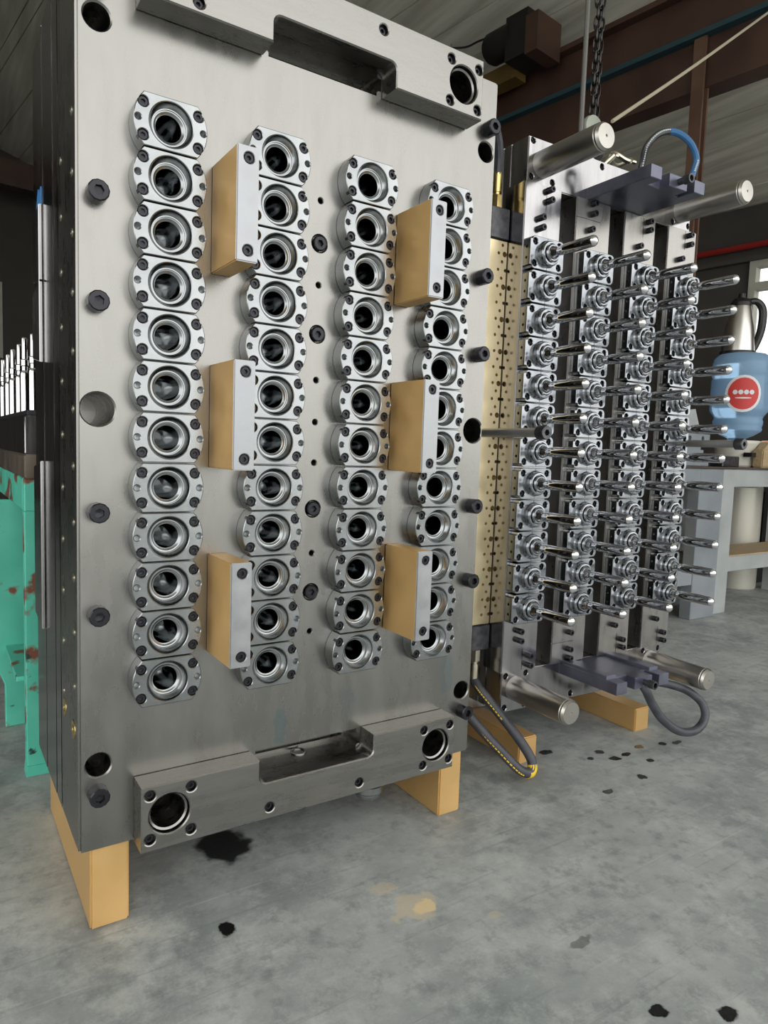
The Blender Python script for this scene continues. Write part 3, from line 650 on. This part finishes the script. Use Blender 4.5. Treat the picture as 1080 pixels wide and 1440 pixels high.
for x, y in ((-1.32,9.6),(-1.44,10.7),(-1.40,12.6),(-1.44,14.3),(-1.42,16.3),(-1.42,18.5)):
    o = link('chrome_pin', PB, None, (x, y, .22)); tag(o, 'slim stepped chrome pin standing on the dark base block', 'pin', 'chrome pins on the green bench')

# ================================================================== RIGHT BENCHES
M['bench_grey'] = noisy('pale_grey_paint', (0.33,0.35,0.35), (0.42,0.44,0.44), (0.45,0.6), 0, 6)
M['bench_blue'] = noisy('blue_grey_paint', (0.20,0.225,0.245), (0.26,0.285,0.305), (0.45,0.6), 0, 6)
M['wood'] = noisy('raw_wood', (0.36,0.26,0.14), (0.48,0.36,0.21), (0.55,0.7), 0, 5, (2,14,14))
M['bench_top'] = noisy('dark_bench_top', (0.045,0.032,0.025), (0.09,0.065,0.05), (0.4,0.6), 0.2, 6)
def bench(name, label, x0, x1, y0, y1, m, lw, shelf_z):
    t = Thing(name, label, 'bench', ((x0+x1)/2, (y0+y1)/2, FZ))
    bm = bmesh.new(); box(bm, x0-.1, x1+.1, y0-.15, y1, -1.06, -.93, .02); t.part('bench_top', bm, 'bench_top')
    for ya, yb in ((y0, y0+.5), (y1-.5, y1)):
        bm = bmesh.new(); box(bm, x0, x1, ya, yb, -2.25, -1.06, .03); t.part('apron', bm, m)
    for x in (x0, x1-lw):
        for y in (y0, y1-.8):
            bm = bmesh.new(); box(bm, x, x+lw, y-.02, y+.8, FZ, -1.06, .04); t.part('leg', bm, m)
    for ya in (y0+.05, y1-.5):
        bm = bmesh.new(); box(bm, x0+lw, x1-lw, ya, ya+.4, shelf_z-1.12, shelf_z-.1, .03); t.part('shelf_rail', bm, m)
    bm = bmesh.new(); box(bm, x0+.1, x1-.1, y0+.1, y1-.1, shelf_z-.1, shelf_z, .01); t.part('shelf_board', bm, 'wood')
    return t
bench('grey_workbench', 'pale grey workbench with wooden shelf below the water bottle', 39.4, 54, 11.7, 15.3, 'bench_grey', 1.65, -6.9)
bench('blue_grey_workbench', 'blue grey workbench with wide leg next to the pin mold', 24, 39.2, 11.4, 19, 'bench_blue', 2.6, -7.4)
M['carton'] = noisy('worn_carton', (0.36,0.30,0.20), (0.48,0.42,0.30), (0.6,0.8), 0, 8)
bm = bmesh.new(); box(bm, 32.5, 37.3, 13.5, 16.5, -7.4, -5.0, .05); solo('carton', bm, 'carton', 'worn beige carton on the shelf of the blue grey workbench', 'box', (35,15,-7.4))
bm = bmesh.new(); lathe(bm, [(1.55,FZ),(1.6,FZ+.15),(1.6,-2.6),(1.45,-2.4),(.8,-2.3)], 'z', 36, (51.5,17.1,0)); solo('steel_drum', bm, noisy('drum_steel', (0.62,0.60,0.52), (0.74,0.72,0.63), (0.35,0.45), 0.3, 4, (1,1,.2)), 'pale round metal cylinder standing behind the grey workbench', 'drum', (51.5,17.1,FZ))
bm = bmesh.new(); box(bm, 54.6, 58.5, 17, 20, FZ, -2.2, .1); box(bm, 54.8, 58.3, 16.9, 17.0, -9, -3); solo('dark_cabinet', bm, 'black', 'black machine cabinet behind the grey workbench', 'cabinet', (56.5,18.5,FZ))
# things on the benches
t = Thing('water_dispenser', 'cream water dispenser base under the upturned blue bottle', 'dispenser', (44.7, 13.95, -.93))
bm = bmesh.new(); lathe(bm, [(1.25,-.93),(1.35,-.8),(1.4,.3),(1.55,.75),(1.5,.95),(.9,.95),(.8,.5)], 'z', 32, (44.7,13.9,0)); t.part('dispenser_body', bm, plain('cream_plastic', (0.62,0.60,0.52), 0.4))
bm = bmesh.new(); prism(bm, [(43.6,12.1),(44.1,12.1),(44.1,12.7),(43.6,12.7)], 'z', -.2, .1, .03); t.part('tap', bm, 'black')
wm, wnt, wbs = new_mat('blue_bottle_plastic'); wbs.inputs['Base Color'].default_value = (0.45,0.70,0.97,1); wbs.inputs['Transmission Weight'].default_value = 0.55; wbs.inputs['Roughness'].default_value = 0.12; wbs.inputs['IOR'].default_value = 1.3
t = Thing('water_bottle', 'upturned blue water bottle with a red oval label', 'bottle', (44.7, 13.95, .95))
bm = bmesh.new(); lathe(bm, [(.5,.7),(.6,1.1),(1.1,1.3),(1.55,1.6),(1.62,1.75),(1.57,1.9),(1.64,2.1),(1.64,2.35),(1.58,2.5),(1.66,2.7),(1.9,3.0),(1.93,3.2),(1.93,5.2),(1.86,5.35),(1.93,5.5),(1.93,6.3),(1.85,6.7),(1.6,7.0),(1.2,7.1),(.9,7.0),(.05,6.95)], 'z', 40, (44.7,13.95,0)); t.part('bottle_shell', bm, wm, ang=60)
lm, lnt, lb = new_mat('bottle_label'); LL = lnt.links
ltc = N(lnt, 'ShaderNodeTexCoord')
def oval_patch(a0, da, zc, hz, r, mi_, bm, n=24, m=6):
    rings = []
    for j in range(1, m+1):
        rings.append([bm.verts.new((44.7+r*math.cos(a0+da*j/m*math.cos(2*math.pi*k/n)), 13.95+r*math.sin(a0+da*j/m*math.cos(2*math.pi*k/n)), zc+hz*j/m*math.sin(2*math.pi*k/n))) for k in range(n)])
    bm.faces.new(rings[0]).material_index = mi_
    for A, B_ in zip(rings, rings[1:]):
        for k in range(n): bm.faces.new((A[k], A[(k+1) % n], B_[(k+1) % n], B_[k])).material_index = mi_
ad = math.atan2(CAM[1]-13.95, CAM[0]-44.7)+.12
bm = bmesh.new(); oval_patch(ad, .62, 4.15, 1.28, 1.945, 0, bm); oval_patch(ad, .52, 4.15, 1.1, 1.955, 1, bm)
for k in range(4): oval_patch(ad-.27+.18*k, .085, 4.25, .17, 1.965, 0, bm, 8, 2)
oval_patch(ad, .28, 3.85, .05, 1.965, 0, bm, 12, 4)
t.part('label', bm, [plain('label_white', (0.75,0.76,0.78), 0.5), plain('label_red', (0.62,0.035,0.03), 0.45)])
t = Thing('kettle', 'steel electric kettle with black handle on top of the upturned bottle', 'kettle', (45.0, 14.3, 7.05))
kx, ky = 44.85, 14.45
bm = bmesh.new(); lathe(bm, [(1.2,7.02),(1.2,7.3),(1.1,7.32)], 'z', 32, (kx,ky,0)); t.part('kettle_base', bm, 'black')
bm = bmesh.new(); lathe(bm, [(1.1,7.3),(1.08,7.6),(.95,8.9),(.72,10.2),(.62,10.6),(.05,10.65)], 'z', 36, (kx,ky,0)); t.part('kettle_body', bm, plain('brushed_kettle', (0.62,0.60,0.56), 0.28, 1.0))
bm = bmesh.new(); lathe(bm, [(.66,10.5),(.7,10.75),(.55,11.0),(.25,11.1),(.22,11.4),(.05,11.42)], 'z', 28, (kx,ky,0)); t.part('lid', bm, 'black')
hx, hy = .84, -.54
bm = bmesh.new(); tube(bm, [(kx+a*hx, ky+a*hy, z) for a, z in ((.4,10.85),(1.1,10.9),(1.55,10.4),(1.62,9.5),(1.5,8.6),(1.2,7.7),(.95,7.3))], lambda u: .2+.08*math.sin(u*3), 10, 6); t.part('handle', bm, 'black')
bm = bmesh.new(); box(bm, 33, 38.7, 12.2, 13.2, -.93, -.35, .04); box(bm, 33.5, 38.2, 12.3, 13.1, -.35, .12, .03); solo('steel_block', bm, 'bench_blue', 'flat stepped steel block lying on the blue grey workbench', 'block', (36,12.7,-.93))
t = Thing('drilled_bar', 'grey steel bar with drilled holes resting on the stepped block', 'bar', (36, 12.7, .12))
bm = bmesh.new(); box(bm, 33.2, 38.8, 12.3, 13.1, .5, 1.15, .03); box(bm, 33.3, 38, 12.4, 13, .12, .5); me = raw(bm); cbm = bmesh.new()
for x in (35.2, 36.6, 38.0): lathe(cbm, [(0.16,11.9),(0.16,12.8)], 'y', 14, (x,0,.85))
t.mesh('bar_body', cut(me, raw(cbm)), 'bench_blue')
bm = bmesh.new(); prism(bm, [(33.6,1.15),(38.4,1.15),(37.6,2.75),(33.9,2.2)], 'y', 12.7, 12.95, .02); solo('sheet_plate', bm, 'bench_grey', 'grey cut sheet plate standing upright on the drilled bar', 'plate', (36,12.8,1.15))
bm = bmesh.new(); box(bm, 44.2, 46.8, 11.65, 12.4, -.93, .35, .08, 2); prism(bm, [(44.4,.3),(46.6,.3),(46.4,.85),(45.0,.85)], 'y', 11.7, 12.35, .04); solo('wood_block', bm, 'wood', 'tan wooden block on the edge of the grey workbench', 'block', (45.5,12.0,-.93))
bm = bmesh.new(); box(bm, 41.0, 43.0, 12.6, 13.6, -.93, -.2, .05); solo('tool_tray', bm, 'oxide_grey', 'dark metal tray beside the water dispenser', 'tray', (42,13.1,-.93))
bm = bmesh.new(); prism(bm, [(46.3,.45),(47.7,.45),(48.1,.8),(47.1,1.05),(46.1,.85)], 'y', 12.8, 13.4, .08); box(bm, 46.5, 47.7, 12.85, 13.35, -.93, .5, .1); solo('orange_tool', bm, plain('orange_plastic', (0.62,0.20,0.015), 0.4), 'orange plastic hand tool lying behind the wooden block', 'tool', (47.1,13.1,-.93))
